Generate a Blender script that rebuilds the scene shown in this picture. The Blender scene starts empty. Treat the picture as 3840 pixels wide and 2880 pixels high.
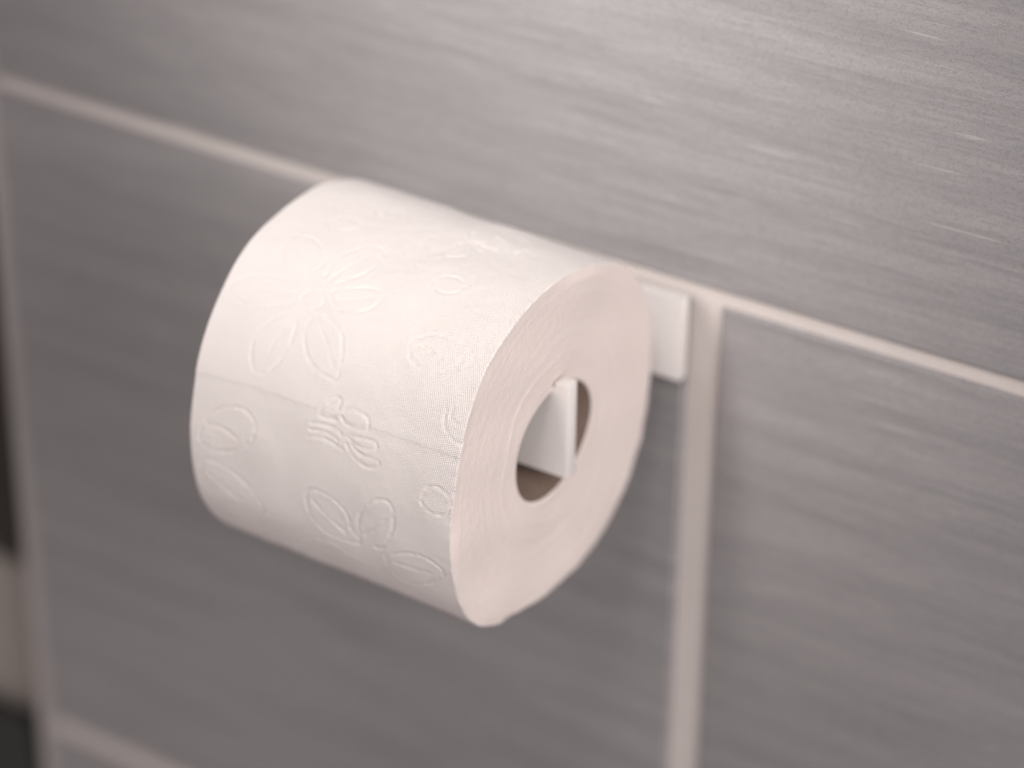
import bpy, bmesh, math, random
import numpy as np
from mathutils import Matrix, Vector

# ------------------------------------------------------------------ camera, world, lamps
S = bpy.context.scene
COL = S.collection
CAM = Vector((0.34633, -0.57915, 0.41362))
RIGHT = Vector((0.84535, 0.53410, 0.01120))
DOWN = Vector((0.27796, -0.42185, -0.86300))
FWD = Vector((-0.45620, 0.73265, -0.50507))
cd = bpy.data.cameras.new("camera")
cd.sensor_fit = 'HORIZONTAL'; cd.sensor_width = 36.0; cd.lens = 100.8
cd.clip_start = 0.02; cd.clip_end = 50
cd.dof.use_dof = True; cd.dof.focus_distance = 0.742; cd.dof.aperture_fstop = 4.2
cam = bpy.data.objects.new("camera", cd); COL.objects.link(cam)
cam.matrix_world = Matrix(((RIGHT.x, -DOWN.x, -FWD.x, CAM.x), (RIGHT.y, -DOWN.y, -FWD.y, CAM.y),
                           (RIGHT.z, -DOWN.z, -FWD.z, CAM.z), (0, 0, 0, 1)))
S.camera = cam
W = bpy.data.worlds.new("World"); S.world = W; W.use_nodes = True
bg = W.node_tree.nodes["Background"]
bg.inputs[0].default_value = (1.0, 0.89, 0.875, 1); bg.inputs[1].default_value = 0.46
S.view_settings.view_transform = 'Standard'; S.view_settings.look = 'None'
S.view_settings.exposure = 0.0; S.view_settings.gamma = 1.0
ld = bpy.data.lights.new("ceiling_spot", 'SPOT')
ld.energy = 12.5; ld.shadow_soft_size = 0.12; ld.spot_size = math.radians(27); ld.spot_blend = 1.0
ld.color = (1.0, 0.98, 0.96)
lamp = bpy.data.objects.new("ceiling_spot", ld); COL.objects.link(lamp)
LP = Vector((0.16, -0.50, 0.98)); LT = Vector((-0.035, 0.04, 0.03))
lamp.location = LP
lamp.rotation_euler = (LT - LP).to_track_quat('-Z', 'Y').to_euler()

ad = bpy.data.lights.new("side_fill", 'AREA')  # added soft fill from the right, brightens the roll's cut end
ad.shape = 'DISK'; ad.size = 0.45; ad.energy = 8.2; ad.color = (1.0, 0.95, 0.935)
al = bpy.data.objects.new("side_fill", ad); COL.objects.link(al)
al.location = (0.85, -0.45, 0.50)
al.rotation_euler = (Vector((0, 0, 0)) - al.location).to_track_quat('-Z', 'Y').to_euler()

l2 = bpy.data.lights.new("wall_highlight_spot", 'SPOT')  # added spot with no known fixture, makes the bright tile patch above the roll
l2.energy = 168; l2.shadow_soft_size = 0.12; l2.spot_size = math.radians(11); l2.spot_blend = 1.0
l2.color = (1.0, 0.95, 0.915)
o2 = bpy.data.objects.new("wall_highlight_spot", l2); COL.objects.link(o2)
o2.location = (-0.26, -0.92, 0.80)
o2.rotation_euler = (Vector((-0.060, 0.06, 0.122)) - o2.location).to_track_quat('-Z', 'Y').to_euler()

# ------------------------------------------------------------------ helpers
def tag(o, label=None, cat=None, group=None, kind=None):
    if label: o["label"] = label
    if cat: o["category"] = cat
    if group: o["group"] = group
    if kind: o["kind"] = kind
    return o

def empty(name, loc=(0, 0, 0)):
    o = bpy.data.objects.new(name, None); COL.objects.link(o); o.location = loc
    o.empty_display_size = 0.01
    return o

def link(name, me, mat, parent=None):
    o = bpy.data.objects.new(name, me); COL.objects.link(o)
    if mat: me.materials.append(mat)
    if parent:
        o.parent = parent
    return o

def bm_obj(name, bm, mat, parent=None, smooth=True):
    bmesh.ops.recalc_face_normals(bm, faces=bm.faces)
    me = bpy.data.meshes.new(name); bm.to_mesh(me); bm.free()
    if smooth:
        me.polygons.foreach_set("use_smooth", [True] * len(me.polygons))
        me.set_sharp_from_angle(angle=math.radians(45))
    return link(name, me, mat, parent)

def box_bm(x0, x1, y0, y1, z0, z1, bev=0.0, seg=2):
    bm = bmesh.new()
    bmesh.ops.create_cube(bm, size=1)
    for v in bm.verts:
        v.co = Vector((x0 + (v.co.x + .5) * (x1 - x0), y0 + (v.co.y + .5) * (y1 - y0), z0 + (v.co.z + .5) * (z1 - z0)))
    if bev:
        bmesh.ops.bevel(bm, geom=list(bm.edges), offset=bev, segments=seg, profile=0.5, affect='EDGES')
    return bm

def grid_obj(name, P, mat, parent, closed=False, uv=None):
    """P: (n, m, 3) vertices; first axis wraps round when closed."""
    n, m = P.shape[:2]
    me = bpy.data.meshes.new(name)
    me.vertices.add(n * m)
    me.vertices.foreach_set("co", P.reshape(-1).astype(np.float32))
    a = np.arange(n if closed else n - 1)[:, None]; b = np.arange(m - 1)[None, :]
    a2 = (a + 1) % n
    q = np.stack([a * m + b, a2 * m + b, a2 * m + b + 1, a * m + b + 1], -1).reshape(-1, 4)
    k = len(q)
    me.loops.add(4 * k); me.loops.foreach_set("vertex_index", q.reshape(-1).astype(np.int32))
    me.polygons.add(k)
    me.polygons.foreach_set("loop_start", np.arange(0, 4 * k, 4, dtype=np.int32))
    me.polygons.foreach_set("use_smooth", np.ones(k, dtype=bool))
    me.update(calc_edges=True)
    if uv is not None:
        U = np.broadcast_to(uv[0], (n, m)).reshape(-1); V = np.broadcast_to(uv[1], (n, m)).reshape(-1)
        l = me.uv_layers.new(name="UVMap")
        d = np.stack([U[q.reshape(-1)], V[q.reshape(-1)]], -1).reshape(-1).astype(np.float32)
        l.data.foreach_set("uv", d)
    me.validate()
    return link(name, me, mat, parent)

class NT:
    def __init__(s, name, rough=0.5, spec=0.5):
        s.m = bpy.data.materials.new(name); s.m.use_nodes = True
        s.t = s.m.node_tree; s.b = s.t.nodes["Principled BSDF"]
        s.b.inputs["Roughness"].default_value = rough
        s.b.inputs["Specular IOR Level"].default_value = spec
    def n(s, typ, **kw):
        x = s.t.nodes.new(typ)
        for k, v in kw.items(): setattr(x, k, v)
        return x
    def l(s, a, b): s.t.links.new(a, b)
    def coord(s, scale, kind="Object", loc=(0, 0, 0)):
        c = s.n("ShaderNodeTexCoord"); m = s.n("ShaderNodeMapping")
        m.inputs["Scale"].default_value = scale; m.inputs["Location"].default_value = loc
        s.l(c.outputs[kind], m.inputs["Vector"]); return m.outputs["Vector"]
    def noise(s, vec, scale=1.0, detail=3, rough=0.5, dist=0.0):
        x = s.n("ShaderNodeTexNoise"); x.inputs["Scale"].default_value = scale
        x.inputs["Detail"].default_value = detail; x.inputs["Roughness"].default_value = rough
        x.inputs["Distortion"].default_value = dist
        s.l(vec, x.inputs["Vector"]); return x.outputs["Fac"]
    def ramp(s, fac, a, b, ca=(0, 0, 0, 1), cb=(1, 1, 1, 1)):
        x = s.n("ShaderNodeMapRange"); x.inputs[1].default_value = a; x.inputs[2].default_value = b
        s.l(fac, x.inputs[0]); return x.outputs[0]
    def math(s, op, a, b):
        x = s.n("ShaderNodeMath", operation=op)
        for i, v in enumerate((a, b)):
            if isinstance(v, (int, float)): x.inputs[i].default_value = v
            else: s.l(v, x.inputs[i])
        return x.outputs[0]
    def mix(s, fac, a, b):
        x = s.n("ShaderNodeMix", data_type='RGBA')
        if isinstance(fac, (int, float)): x.inputs[0].default_value = fac
        else: s.l(fac, x.inputs[0])
        for i, v in ((6, a), (7, b)):
            if isinstance(v, tuple): x.inputs[i].default_value = (*v, 1)
            else: s.l(v, x.inputs[i])
        return x.outputs[2]
    def bump(s, h, dist, strength=1.0, prev=None):
        x = s.n("ShaderNodeBump"); x.inputs["Distance"].default_value = dist
        x.inputs["Strength"].default_value = strength
        s.l(h, x.inputs["Height"])
        if prev: s.l(prev, x.inputs["Normal"])
        return x.outputs["Normal"]
    def col(s, c):
        if isinstance(c, tuple): s.b.inputs["Base Color"].default_value = (*c, 1)
        else: s.l(c, s.b.inputs["Base Color"])
    def nrm(s, x): s.l(x, s.b.inputs["Normal"])

# ------------------------------------------------------------------ materials
def tile_mat(name, off):
    M = NT(name, 0.42, 0.5)
    broad = M.noise(M.coord((6, 1, 105), loc=(off, 0, off)), 1, 3, 0.6, 0.4)
    line = M.noise(M.coord((26, 1, 620), loc=(off * 2, 0, off)), 1, 4, 0.65, 0.25)
    mark = M.noise(M.coord((24, 1, 760), loc=(off + 5, 0, 3)), 1, 2, 0.5, 0.35)
    grain = M.noise(M.coord((1500, 300, 2100), loc=(off, 0, 0)), 1, 3, 0.75)
    gl = M.noise(M.coord((260, 100, 1500), loc=(off, 2, 0)), 1, 3, 0.7)
    c = M.mix(M.ramp(broad, 0.32, 0.68), (0.252, 0.243, 0.248), (0.328, 0.316, 0.321))
    c = M.mix(M.math('MULTIPLY', M.ramp(line, 0.36, 0.66), 0.45), c, (0.410, 0.400, 0.402))
    c = M.mix(M.math('MULTIPLY', M.ramp(grain, 0.50, 0.66), 0.50), c, (0.15, 0.15, 0.16))
    c = M.mix(M.math('MULTIPLY', M.ramp(gl, 0.54, 0.70), 0.36), c, (0.18, 0.177, 0.18))
    c = M.mix(M.math('MULTIPLY', M.ramp(mark, 0.665, 0.76), 0.42), c, (0.68, 0.66, 0.65))
    M.col(c)
    M.nrm(M.bump(gl, 0.00008, 0.6, M.bump(line, 0.00015, 0.6)))
    M.l(M.ramp(line, 0.2, 0.8), M.b.inputs["Roughness"])
    r = M.math('ADD', M.math('MULTIPLY', M.ramp(line, 0.2, 0.8), 0.14), 0.50)
    M.l(r, M.b.inputs["Roughness"])
    tg = M.n("ShaderNodeTangent", direction_type='UV_MAP', uv_map="UVMap")
    M.l(tg.outputs[0], M.b.inputs["Tangent"]); M.b.inputs["Anisotropic"].default_value = 0.75
    M.b.inputs["Metallic"].default_value = 0.38
    return M.m
tile_m = [tile_mat("tile_glaze", 1.7), tile_mat("tile_glaze_b", 9.3)]

M = NT("grout", 0.85, 0.2)
g = M.noise(M.coord((900, 900, 900)), 1, 4, 0.7); g2 = M.noise(M.coord((40, 40, 40)), 1, 3, 0.6)
M.col(M.mix(M.math('ADD', M.math('MULTIPLY', g, 0.5), M.math('MULTIPLY', g2, 0.5)), (0.46, 0.422, 0.402), (0.60, 0.555, 0.53)))
M.nrm(M.bump(g, 0.0003, 0.6)); grout_m = M.m

M = NT("corner_trim", 0.5, 0.4)
M.col(M.mix(M.noise(M.coord((60, 60, 60)), 1, 3), (0.30, 0.28, 0.275), (0.38, 0.355, 0.35))); trim_m = M.m

M = NT("white_powder_coat", 0.33, 0.5)
g = M.noise(M.coord((1800, 1800, 1800)), 1, 2, 0.5)
M.col(M.mix(g, (0.72, 0.685, 0.665), (0.79, 0.755, 0.735))); M.nrm(M.bump(g, 0.00003, 0.5)); white_m = M.m

# outer sheet: fine grid of pressed dots (UV in metres), soft fibres
M = NT("tissue", 0.95, 0.15)
uv = M.coord((1, 1, 1), "UV")
sep = M.n("ShaderNodeSeparateXYZ"); M.l(uv, sep.inputs[0])
k = 2 * math.pi / 0.00088
ua = M.math('MULTIPLY', M.math('ADD', sep.outputs[0], M.math('MULTIPLY', sep.outputs[1], 0.35)), k)
va = M.math('MULTIPLY', M.math('SUBTRACT', sep.outputs[1], M.math('MULTIPLY', sep.outputs[0], 0.35)), k)
dots = M.math('MULTIPLY', M.math('SINE', ua, 0.0), M.math('SINE', va, 0.0))
fib = M.noise(M.coord((2600, 1500, 1), "UV"), 1, 4, 0.7, 0.6)
soft = M.noise(M.coord((60, 60, 1), "UV"), 1, 3, 0.6)
c = M.mix(soft, (0.715, 0.668, 0.645), (0.745, 0.703, 0.682))
M.col(c)
M.nrm(M.bump(fib, 0.00022, 0.8, M.bump(dots, 0.00011, 0.9, M.bump(soft, 0.002, 0.5))))
M.b.inputs["Subsurface Weight"].default_value = 0.1
M.b.inputs["Subsurface Radius"].default_value = (1.0, 0.7, 0.6); M.b.inputs["Subsurface Scale"].default_value = 0.0025
M.b.inputs["Sheen Weight"].default_value = 0.1
tissue_m = M.m

# cut end: hundreds of thin layers, faint rings
M = NT("tissue_cut_end", 0.95, 0.1)
oc = M.coord((0, 1, 1)); ln = M.n("ShaderNodeVectorMath", operation='LENGTH'); M.l(oc, ln.inputs[0])
warp = M.noise(M.coord((70, 70, 70)), 1, 3, 0.6)
rr = M.math('ADD', ln.outputs["Value"], M.math('MULTIPLY', warp, 0.004))
def ring(freq, det):
    cx = M.n("ShaderNodeCombineXYZ"); M.l(M.math('MULTIPLY', rr, freq), cx.inputs[0])
    M.l(M.math('MULTIPLY', warp, 2.0), cx.inputs[1])
    return M.noise(cx.outputs[0], 1, det, 0.65)
r1, r2 = ring(2200, 3), ring(350, 3)
gr = M.noise(M.coord((900, 1400, 1400)), 1, 4, 0.75)
c = M.mix(r2, (0.70, 0.61, 0.575), (0.76, 0.68, 0.645))
c = M.mix(M.math('MULTIPLY', M.ramp(gr, 0.45, 0.75), 0.16), c, (0.86, 0.80, 0.78))
M.col(c)
M.nrm(M.bump(gr, 0.00012, 0.7, M.bump(r1, 0.00018, 0.8, M.bump(r2, 0.0005, 0.6))))
cut_m = M.m

M = NT("cardboard", 0.9, 0.1)
g = M.noise(M.coord((500, 900, 900)), 1, 4, 0.7)
M.col(M.mix(g, (0.14, 0.10, 0.083), (0.21, 0.155, 0.125))); M.nrm(M.bump(g, 0.0002, 0.5)); card_m = M.m

def plain(name, a, b, rough, sc=40, spec=0.4):
    M = NT(name, rough, spec); g = M.noise(M.coord((sc, sc, sc)), 1, 4, 0.6)
    M.col(M.mix(g, a, b)); M.nrm(M.bump(g, 0.001, 0.3)); return M.m
black_m = plain("black_plastic", (0.012, 0.012, 0.012), (0.02, 0.02, 0.019), 0.6)
dark_m = plain("dark_brown_panel", (0.016, 0.013, 0.012), (0.032, 0.022, 0.018), 0.7, 25)
beige_m = plain("beige_panel", (0.23, 0.205, 0.185), (0.30, 0.27, 0.245), 0.6, 18)
back_m = plain("grey_plaster", (0.30, 0.28, 0.27), (0.34, 0.32, 0.31), 0.9, 12)  # plain dim grey of the back wall

# ------------------------------------------------------------------ tiled wall
WY = 0.0645                     # face of the tiles
XE = -0.2643                    # outer corner of the wall
wall = bm_obj("wall", box_bm(XE + 0.002, 0.95, WY + 0.0019, WY + 0.12, -0.53, 0.58), grout_m, smooth=False)
tag(wall, kind="structure")
def tile(x0, x1, z0, z1, k=0):
    bm = box_bm(x0, x1, WY, WY + 0.006, z0, z1)
    front = [e for e in bm.edges if all(abs(v.co.y - WY) < 1e-6 for v in e.verts)]
    bmesh.ops.bevel(bm, geom=front, offset=0.0015, segments=4, profile=0.5, affect='EDGES')
    uvl = bm.loops.layers.uv.new("UVMap")
    for f in bm.faces:
        for l in f.loops: l[uvl].uv = (l.vert.co.z, l.vert.co.x)     # brushed along x: highlights spread along z
    return bm_obj("tile", bm, tile_m[k], wall)
ZA, ZB = 0.0175, 0.0227         # joint above the holder
tile(-0.2567, 0.30, ZB, 0.283, 0)
tile(0.306, 0.95, ZB, 0.283, 1)
tile(-0.2567, 0.0050, -0.2400, ZA, 1)
tile(0.0160, 0.4160, -0.2400, ZA, 0)
tile(0.4220, 0.95, -0.2400, ZA, 1)
tile(-0.2567, 0.10, -0.52, -0.2480, 0)
tile(0.106, 0.506, -0.52, -0.2480, 1)
tile(0.512, 0.95, -0.52, -0.2480, 0)
tile(-0.2567, 0.10, 0.289, 0.57, 1)
tile(0.106, 0.506, 0.289, 0.57, 0)
tile(0.512, 0.95, 0.289, 0.57, 1)
bm = box_bm(XE, -0.2563, WY + 0.0002, WY + 0.10, -0.52, 0.57)
es = [e for e in bm.edges if all(abs(v.co.y - WY - 0.0002) < 1e-6 and v.co.x < XE + 1e-5 for v in e.verts)]
bmesh.ops.bevel(bm, geom=es, offset=0.003, segments=4, profile=0.5, affect='EDGES')
bm_obj("corner_trim", bm, trim_m, wall)

# ------------------------------------------------------------------ what shows past the wall's left edge
bw = bm_obj("back_wall", box_bm(-1.1, XE - 0.002, 0.30, 0.34, -0.53, 0.58), back_m, smooth=False)
tag(bw, kind="structure")

bm = box_bm(-0.52, XE - 0.001, 0.074, 0.16, -0.1800, 0.10, 0.004, 3)
o = bm_obj("dark_panel", bm, dark_m)
tag(o, "blurred dark brown upright panel past the wall's left edge, above the beige one", "panel")
bm = box_bm(-0.50, XE - 0.0035, 0.074, 0.15, -0.52, -0.1855, 0.006, 4)
o = bm_obj("beige_panel", bm, beige_m)
tag(o, "blurred beige grey panel between the dark panel and the black bin at left edge", "panel")
# black bin, a little wider towards its foot, standing in front of the beige panel
bm = bmesh.new()
prof = [(-0.2478, 0.0), (-0.2520, 0.0008), (-0.52, 0.034)]
rings = []
for z, dx in prof:
    rings.append([bm.verts.new(v) for v in ((-0.47 - dx, 0.066, z), (-0.2690 + dx, 0.066, z), (-0.2690 + dx, 0.072, z), (-0.47 - dx, 0.072, z))])
for a, b in zip(rings, rings[1:]):
    for i in range(4): bm.faces.new((a[i], a[(i + 1) % 4], b[(i + 1) % 4], b[i]))
bm.faces.new(rings[0]); bm.faces.new(rings[-1][::-1])
bmesh.ops.bevel(bm, geom=list(bm.edges), offset=0.0012, segments=2, affect='EDGES')
BIN = bm
o = bm_obj("black_bin", BIN, black_m)
tag(o, "blurred black bin at the photo's bottom left corner beside the wall's edge", "bin")

# ------------------------------------------------------------------ holder
PX = 0.0057
holder = empty("toilet_paper_holder", (-0.045, WY, -0.0083))
tag(holder, "white toilet paper holder on grey tiled wall, its bar with upturned end through the roll", "holder")
holder_inv = Matrix.Translation((0.045, -WY, 0.0083))
def hpart(name, bm):
    for v in bm.verts: v.co = holder_inv @ v.co
    return bm_obj(name, bm, white_m, holder)
hpart("wall_plate", box_bm(-0.0985, PX, 0.0603, WY, -0.0080, 0.0187, 0.0004, 2))
hpart("side_arm", box_bm(-0.0985, -0.0938, 0.0018, 0.0603, -0.0080, 0.0187, 0.0003, 2))
bm = bmesh.new()
pts = [(-0.0985, -0.0083), (PX, -0.0083), (PX, 0.0213), (0.0011, 0.0213), (0.0009, 0.0188), (0.0002, 0.0181), (-0.0985, 0.0181)]
f0 = [bm.verts.new((x, -0.0030, z)) for x, z in pts]; f1 = [bm.verts.new((x, 0.0017, z)) for x, z in pts]
bm.faces.new(f0); bm.faces.new(f1[::-1])
for i in range(len(pts)):
    j = (i + 1) % len(pts); bm.faces.new((f0[i], f1[i], f1[j], f0[j]))
bmesh.ops.bevel(bm, geom=list(bm.edges), offset=0.00045, segments=2, profile=0.5, affect='EDGES')
hpart("roll_bar", bm)

# ------------------------------------------------------------------ toilet roll
RW = 0.0843
ROT = (Matrix.Rotation(-0.00487, 4, 'Z') @ Matrix(((0.99975, 0, 0.02231, 0), (0, 1, 0, 0), (-0.02231, 0, 0.99975, 0), (0, 0, 0, 1))))
roll = empty("toilet_roll"); roll.matrix_world = ROT
tag(roll, "white embossed toilet paper roll hanging on the white holder, flowers pressed into it", "toilet roll")

EMBOSS = [
    [[59.3,-61.2],[61.7,-60.4],[64.6,-61.5],[68.7,-66.0],[70.0,-70.2],[68.5,-74.2],[65.5,-74.9],[61.1,-73.2],[56.8,-68.9],[54.6,-63.8]],
    [[59.2,-57.3],[63.9,-57.7],[67.8,-56.8],[72.8,-54.1],[75.3,-49.6],[74.0,-47.3],[69.4,-46.3],[64.2,-47.4],[60.3,-50.3],[57.6,-53.0]],
    [[53.7,-63.7],[53.9,-68.7],[52.9,-74.0],[50.8,-78.7],[47.7,-82.0],[45.4,-81.8],[43.7,-78.5],[43.4,-74.0],[45.0,-67.9],[47.1,-63.2],[49.3,-60.9]],
    [[43.2,-58.4],[39.8,-57.8],[36.6,-57.9],[33.8,-58.2],[30.2,-59.8],[26.7,-62.5],[26.4,-65.8],[28.9,-67.8],[32.9,-68.8],[37.5,-68.4],[41.7,-65.4],[44.7,-62.0]],
    [[45.4,-54.6],[43.4,-55.1],[40.0,-54.3],[35.6,-51.7],[32.9,-47.8],[31.9,-43.2],[32.2,-40.9],[35.3,-40.7],[39.0,-41.5],[43.7,-43.6],[46.2,-46.9],[47.6,-50.9]],
    [[55.1,-53.0],[51.3,-50.0],[50.8,-45.9],[52.8,-40.4],[57.1,-38.1],[59.7,-39.5],[59.6,-43.7],[57.0,-49.3],[55.0,-52.5]],
    [[51.9,-53.7],[50.5,-53.4],[49.2,-54.1],[48.3,-55.6],[48.1,-57.4],[48.5,-59.0],[49.6,-60.1],[51.0,-60.3],[52.3,-59.6],[53.2,-58.2],[53.4,-56.4],[53.0,-54.7],[51.9,-53.7]],
    [[51.5,-61.6],[49.6,-68.3],[48.1,-75.3]],
    [[56.1,-61.3],[60.8,-65.5],[64.9,-69.4]],
    [[57.0,-56.0],[63.5,-53.1],[70.0,-50.4]],
    [[44.4,-50.8],[39.6,-46.3],[35.4,-43.1]],
    [[44.2,-59.3],[36.9,-62.3],[30.2,-63.7]],
    [[52.9,-50.9],[54.4,-45.5],[57.1,-40.9]],
    [[71.8,-20.4],[70.0,-19.9],[68.2,-20.7],[67.0,-22.4],[66.5,-24.5],[67.0,-26.6],[68.3,-28.0],[70.1,-28.4],[71.9,-27.7],[73.2,-26.1],[73.7,-24.0],[73.1,-21.9],[71.8,-20.4]],
    [[82.6,-61.0],[80.8,-60.6],[78.9,-61.3],[77.5,-63.0],[76.9,-65.3],[77.1,-67.4],[78.3,-68.9],[80.0,-69.3],[81.9,-68.6],[83.4,-66.9],[84.2,-64.8],[83.9,-62.6],[82.6,-61.0]],
    [[97.4,-56.2],[95.4,-55.5],[93.4,-55.8],[91.8,-57.0],[91.0,-58.6],[91.2,-60.3],[92.3,-61.6],[94.1,-62.2],[96.2,-62.0],[98.0,-61.0],[99.0,-59.5],[98.8,-57.7],[97.4,-56.2]],
    [[81.9,-33.8],[87.1,-33.9],[92.7,-32.2],[96.0,-28.6]],
    [[81.1,-32.4],[84.1,-28.7],[90.4,-26.5]],
    [[51.2,-21.0],[50.0,-23.1],[47.5,-23.5],[44.5,-21.8],[42.7,-17.8],[43.8,-12.3],[46.6,-6.9],[48.9,-4.3],[52.1,-6.9],[53.4,-11.1],[53.3,-16.6],[51.6,-21.2]],
    [[48.6,-20.6],[47.4,-13.6],[48.2,-7.6]],
    [[-0.3,-81.2],[5.1,-80.1],[9.8,-77.4],[13.1,-72.3],[14.0,-67.0],[10.8,-63.3],[7.0,-63.5],[2.9,-66.0],[-0.7,-71.0],[-2.4,-76.6],[-0.3,-81.2]],
    [[5.6,-78.7],[5.9,-73.8],[3.7,-68.2]],
    [[-7.0,-80.3],[-6.8,-74.2],[-9.6,-67.9],[-13.9,-63.1],[-18.2,-61.8],[-22.5,-64.6],[-24.2,-69.6],[-23.5,-75.5],[-19.3,-79.4],[-13.2,-81.3],[-7.0,-80.3]],
    [[-11.0,-79.5],[-15.0,-73.9],[-18.5,-68.0]],
    [[24.0,-42.4],[25.5,-40.7],[27.3,-39.1],[26.5,-37.9],[24.4,-38.3],[24.2,-36.1]],
    [[21.0,-38.5],[20.4,-41.5],[21.1,-43.7],[23.6,-42.8]],
    [[25.0,-35.9],[25.8,-33.0],[24.7,-29.0],[22.6,-28.2],[20.9,-29.0],[20.8,-32.1],[20.9,-35.3],[22.5,-36.8]],
    [[17.5,-45.6],[18.3,-42.0],[18.3,-37.8],[16.4,-34.8]],
    [[15.5,-45.7],[16.2,-41.1],[15.1,-37.2]],
    [[13.2,-45.9],[14.2,-42.3],[13.8,-38.1],[12.8,-35.3]],
    [[17.5,-34.5],[15.8,-31.1],[16.0,-27.0],[17.0,-24.8],[18.7,-25.7],[18.5,-29.0],[18.0,-33.1]],
    [[15.2,-34.1],[12.4,-32.1],[10.7,-29.2],[10.4,-26.1],[12.0,-23.7],[13.5,-24.4],[13.5,-29.1],[15.5,-33.1]],
    [[7.2,-9.5],[9.9,-8.5],[11.6,-6.7],[11.7,-3.7],[9.5,-0.9],[6.6,-0.6],[4.0,-2.4],[3.1,-5.4],[4.1,-8.3],[5.6,-9.6]],
    [[-4.7,-45.6],[-3.4,-41.3],[-5.3,-36.1],[-8.8,-33.2],[-13.5,-32.2],[-17.9,-29.8],[-19.2,-34.9],[-18.2,-41.1],[-13.9,-45.1],[-8.6,-46.3],[-4.7,-45.6]],
    [[-16.3,-29.5],[-9.7,-29.6],[-4.8,-28.1],[-0.0,-24.4],[1.7,-20.8],[-0.1,-18.4],[-5.0,-18.0],[-9.8,-19.1],[-15.9,-22.1],[-17.4,-25.0]],
    [[-15.2,-28.8],[-10.6,-25.0],[-4.8,-20.3]],
    [[-7.7,-44.3],[-12.2,-39.0],[-15.9,-34.2]],
    [[-20.1,-21.8],[-15.6,-16.2],[-13.9,-10.3],[-14.9,-5.8],[-17.7,-3.1],[-22.6,-6.2],[-26.9,-11.4],[-29.3,-17.4],[-26.7,-20.3],[-20.1,-21.8]],
    [[-20.7,-18.8],[-20.4,-13.0],[-20.0,-7.2]],
    [[-32.4,-55.2],[-25.1,-48.9],[-21.9,-40.9],[-24.1,-35.0]],
    [[-19.0,-49.4],[-23.2,-44.5],[-25.3,-34.3],[-26.2,-25.0]],
    [[34.7,-6.8],[31.9,-6.8],[29.8,-6.1],[27.7,-3.9],[26.8,-1.1],[27.1,0.3]],
    [[35.8,-5.2],[32.5,-5.0],[31.9,-2.8]]]

# outline of the two ends: angle from the wall side (deg, up is 90) -> radius in mm
FRONT = [(-173.7,51.6),(-160.4,52.6),(-146,53.9),(-134.1,54.2),(-119.7,53.1),(-112.7,50.6),(-101,50.0),(-90.3,50.3),(-80.1,51.6),(-60.9,54.5),(-43.9,55.4),(-27.6,54.7),(-7.7,52.9),(12.2,52.6),(31,53.4),(44.8,53.6),(55.1,52.8),(63.7,51.9),(84.2,51.4),(106.3,52.9),(121,54.6),(132.7,55.6),(143.9,54.9),(155.4,52.8),(168.8,51.6)]
BACK = [(-174.6,54.2),(-160.1,55.2),(-146,54.8),(-134,54.4),(-120,53.2),(-105,52.0),(-90,52.0),(-61,54.2),(-44,55.0),(-27,54.2),(-7,53),(12,52.6),(31,53),(50,52.6),(64,52.2),(80,52.1),(91.5,52.1),(106.1,53.3),(116,54.8),(126.2,55.5),(136.3,55.4),(146.5,55.4),(157.2,55.1),(168.3,54.2)]
def outline(tab, th_deg, blur):
    a = np.array([t[0] for t in tab], float); r = np.array([t[1] for t in tab], float)
    grid = np.arange(-180, 180, 0.5)
    R = np.interp(grid, np.concatenate([a - 360, a, a + 360]), np.concatenate([r, r, r]))
    kx = np.arange(-60, 61) * 0.5; kk = np.exp(-(kx / blur) ** 2); kk /= kk.sum()
    R = np.convolve(np.concatenate([R[-60:], R, R[:60]]), kk, 'valid')
    return np.interp(th_deg, np.concatenate([grid - 360, grid, grid + 360]), np.concatenate([R, R, R]))

rng = np.random.RandomState(4)
def smooth_noise(X, Y, waves, seed, lo, hi):
    r = np.random.RandomState(seed); out = np.zeros(np.broadcast(X, Y).shape)
    for _ in range(waves):
        f = np.exp(r.uniform(np.log(lo), np.log(hi))); a = r.uniform(0, 2 * np.pi); ph = r.uniform(0, 6.28)
        out += np.sin(2 * np.pi * f * (X * np.cos(a) + Y * np.sin(a)) + ph) / math.sqrt(waves)
    return out

# angle here: 0 faces the room (-y), 90 is up; the mesh angle t (from +y) = 180 - angle
ang = np.concatenate([np.linspace(-62, 138, 800, endpoint=False), np.linspace(138, 298, 190, endpoint=False)])
xs = np.concatenate([np.linspace(-RW, -0.0004, 335), [-0.0002, -0.00005, 0.0]])
A, X = np.meshgrid(ang, xs, indexing='ij')
tdeg = 180 - A
wfr = np.clip((X + RW) / RW, 0, 1) ** 1.3
Rm = (outline(FRONT, tdeg, 3.0) * wfr + outline(BACK, tdeg, 4.0) * (1 - wfr)) * 1e-3
ARC = np.radians(A) * 0.0535                              # metres along the sheet
H = 0.00016 * smooth_noise(ARC, X, 24, 7, 12, 60)
H += 0.00030 * smooth_noise(ARC, X, 12, 3, 5, 18)

def catmull(p, n=7):
    p = np.array(p, float); closed = np.hypot(*(p[0] - p[-1])) < 0.8
    if len(p) < 3: return p
    q = np.vstack([p[-2] if closed else 2 * p[0] - p[1], p, p[1] if closed else 2 * p[-1] - p[-2]])
    out = []
    for i in range(1, len(q) - 2):
        for t in np.linspace(0, 1, n, endpoint=False):
            a, b, c, d = q[i - 1:i + 3]
            out.append(0.5 * ((2 * b) + (c - a) * t + (2 * a - 5 * b + 4 * c - d) * t * t + (3 * b - a - 3 * c + d) * t ** 3))
    out.append(q[-2]); return np.array(out)

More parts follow.
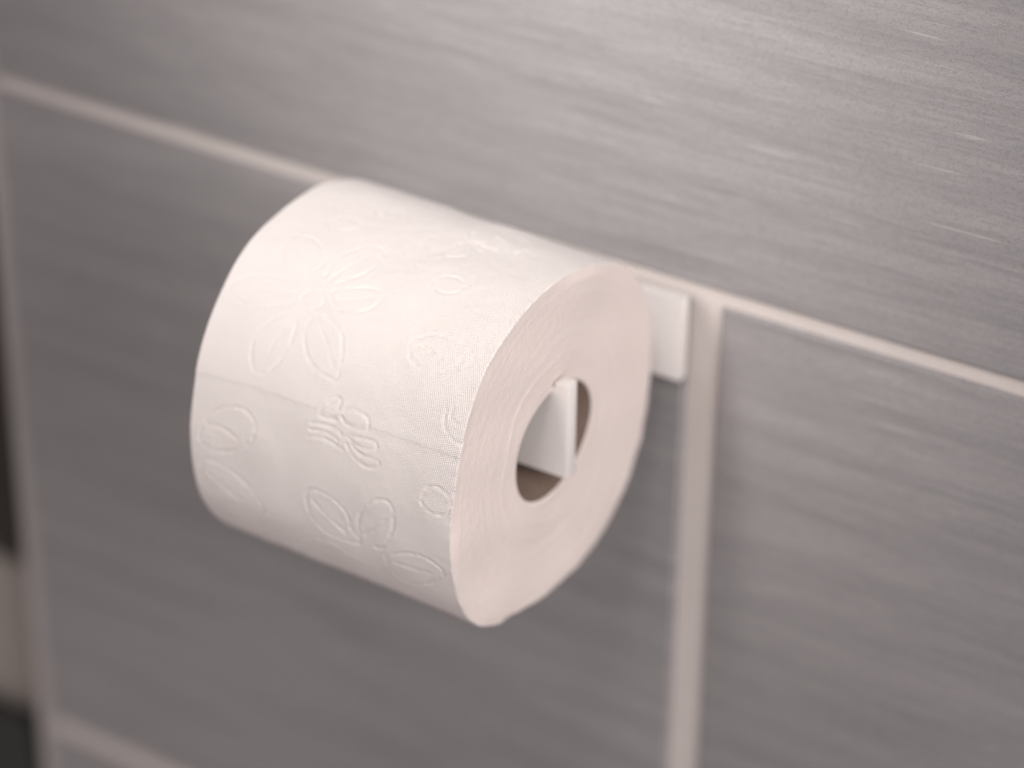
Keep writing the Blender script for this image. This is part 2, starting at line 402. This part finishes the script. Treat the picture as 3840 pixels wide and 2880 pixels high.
def press(curves, dang=0.0, dx=0.0, depth=0.00026, w=0.00042):
    """press each curve into the sheet as a soft groove, paper lifting on both sides"""
    global H
    for ci, c in enumerate(curves):
        p = catmull([((a + dang), (x + dx)) for a, x in c])
        s = np.stack([np.radians(p[:, 0]) * 0.0535, p[:, 1] * 1e-3], -1)
        m = 4 * w
        lo, hi = s.min(0) - m, s.max(0) + m
        if hi[1] < -RW or lo[1] > 0: continue
        i0 = np.searchsorted(ang, np.degrees(lo[0] / 0.0535)); i1 = np.searchsorted(ang, np.degrees(hi[0] / 0.0535))
        j0 = np.searchsorted(xs, lo[1]); j1 = np.searchsorted(xs, hi[1])
        if i1 <= i0 or j1 <= j0: continue
        gx = ARC[i0:i1, j0:j1]; gy = X[i0:i1, j0:j1]
        best = np.full(gx.shape, 1e9); at = np.zeros(gx.shape); run = 0.0
        for u, v in zip(s[:-1], s[1:]):
            d = v - u; L = float(np.hypot(*d)) + 1e-12
            t = np.clip(((gx - u[0]) * d[0] + (gy - u[1]) * d[1]) / L ** 2, 0, 1)
            dd = np.hypot(gx - u[0] - t * d[0], gy - u[1] - t * d[1])
            k = dd < best; best[k] = dd[k]; at[k] = run + t[k] * L; run += L
        mod = np.clip(0.8 + 0.3 * np.sin(at * 2 * np.pi / 0.0031 + ci) + 0.45 * np.sin(at * 2 * np.pi / 0.0113 + 2.3 * ci), 0.1, 1.4)
        g = -depth * mod * np.exp(-(best / w) ** 2) + 0.22 * depth * np.exp(-((best - 2.1 * w) / (1.1 * w)) ** 2)
        H[i0:i1, j0:j1] += g
press(EMBOSS[:7] + EMBOSS[13:19], depth=0.00019, w=0.00052)
press(EMBOSS[19:], depth=0.00026, w=0.0005)
press(EMBOSS[7:13], depth=0.00012, w=0.0006)
flower, butterfly = EMBOSS[:13], EMBOSS[24:32]
press(flower, -112, 30); press(flower, 118, 16); press(flower, 175, -8); press(EMBOSS[19:24], 118, 45); press(EMBOSS[32:], 150, -10)
press(butterfly, 110, -28); press(butterfly, -60, -26)
# perforation between two sheets, and the sheet above it lying a touch higher
pl = np.interp(X, [-0.085, -0.0662, -0.0492, -0.0231, 0.0007], [19.3, 21.3, 21.6, 22.0, 22.3])
dp = np.radians(A - pl) * 0.0535
H += 0.00036 * (1 / (1 + np.exp(-np.clip(dp / 0.0004, -40, 40)))) * np.exp(-np.clip(dp, 0, 1) / 0.02)
H -= 0.00012 * np.exp(-(dp / 0.00035) ** 2) * (0.6 + 0.4 * np.sign(np.sin(X * 2 * np.pi / 0.0022)))
# nibbled front edge
edge = np.exp(-(-X) / 0.0016)
H += edge * 0.00012 * smooth_noise(ARC, X * 0, 20, 11, 90, 420)
rnd = np.where(X > -0.0004, (X + 0.0004) / 0.0004, 0)
H -= 0.00035 * (1 - np.sqrt(np.clip(1 - rnd ** 2, 0, 1)))
XE_j = 0.00014 * smooth_noise(ARC, 0 * X, 16, 21, 10, 260) * np.exp(X / 0.002)
t = np.radians(tdeg); R = Rm + H
P = np.stack([X + XE_j, R * np.cos(t), R * np.sin(t)], -1)
sheet = grid_obj("outer_sheet", P, tissue_m, roll, closed=True, uv=(ARC, X))

# cut ends
HY, HZ, HRY, HRZ = -0.0003, 0.0009, 0.0197, 0.0171
def hole(t, x, k=1.0, dx=0.0):
    ry = HRY * k * (1 + 0.02 * np.sin(3 * t + 1)); rz = HRZ * k * (1 + 0.012 * np.sin(2 * t))
    return np.stack([np.full(t.shape, x) + dx, HY + ry * np.cos(t), HZ + 0.02231 * x + rz * np.sin(t)], -1)
def cut_end(name, rim, x, sgn):
    n = len(rim); m = 90
    tt = t[:, 0]
    inner = hole(tt, x)
    f = np.linspace(0, 1, m)[None, :, None]
    Q = rim[:, None, :] * (1 - f) + inner[:, None, :] * f
    jit = rim[:, 0] - x                                   # the ragged rim fades out within 2 mm
    Q[..., 0] = x + jit[:, None] * np.exp(-f[..., 0] / 0.03)
    yy, zz = Q[..., 1], Q[..., 2]; rad = np.hypot(yy, zz); an = np.arctan2(zz, yy)
    d = 0.00040 * smooth_noise(yy, zz, 14, 31, 10, 45) + 0.00003 * smooth_noise(yy, zz, 30, 5, 150, 600)
    ph = rad + 0.0012 * np.sin(an * 2 + 0.6) + 0.0006 * np.sin(an * 5)
    for r0, am, wd, ac, aw in ((0.0275, 0.0003, 0.0003, 2.6, 1.1), (0.0240, 0.00022, 0.0003, -1.7, 0.8), (0.0410, -0.0003, 0.0005, -1.0, 0.5), (0.0350, 0.0002, 0.0004, 0.4, 0.5), (0.0302, -0.0002, 0.0003, -1.5, 0.9)):
        d += am * np.exp(-((ph - r0) / wd) ** 2) * np.exp(-(np.angle(np.exp(1j * (an - ac))) / aw) ** 2)
    fade = np.clip(np.minimum(f[..., 0] * 14, (1 - f[..., 0]) * 10 + 0.0), 0, 1)
    Q[..., 0] += sgn * d * fade
    Q[:, -3:, 0] -= sgn * np.array([0.0, 0.00012, 0.0005])[None, :]
    return grid_obj(name, Q, cut_m, roll, closed=True)
cut_end("cut_end", P[:, -1].copy(), 0.0, 1)
cut_end("cut_end", P[:, 0].copy(), -RW, -1)
# cardboard core: inner and outer skin of a thin tube, touching the bar from below
tc = np.linspace(0, 2 * np.pi, 160, endpoint=False)
xc = [-0.0006, -0.0004, -0.02, -0.04, -0.06, -RW + 0.0005, -RW + 0.0005, -0.06, -0.04, -0.02, -0.0006]
kc = [1.0, 0.985, 0.98, 0.98, 0.98, 0.98, 0.999, 1.0, 1.0, 1.0, 1.0]
C = np.stack([hole(tc, x, k) for x, k in zip(xc, kc)], 1)
grid_obj("cardboard_core", C, card_m, roll, closed=True)
for o in roll.children:
    bm = bmesh.new(); bm.from_mesh(o.data); bmesh.ops.recalc_face_normals(bm, faces=bm.faces); bm.to_mesh(o.data); bm.free()
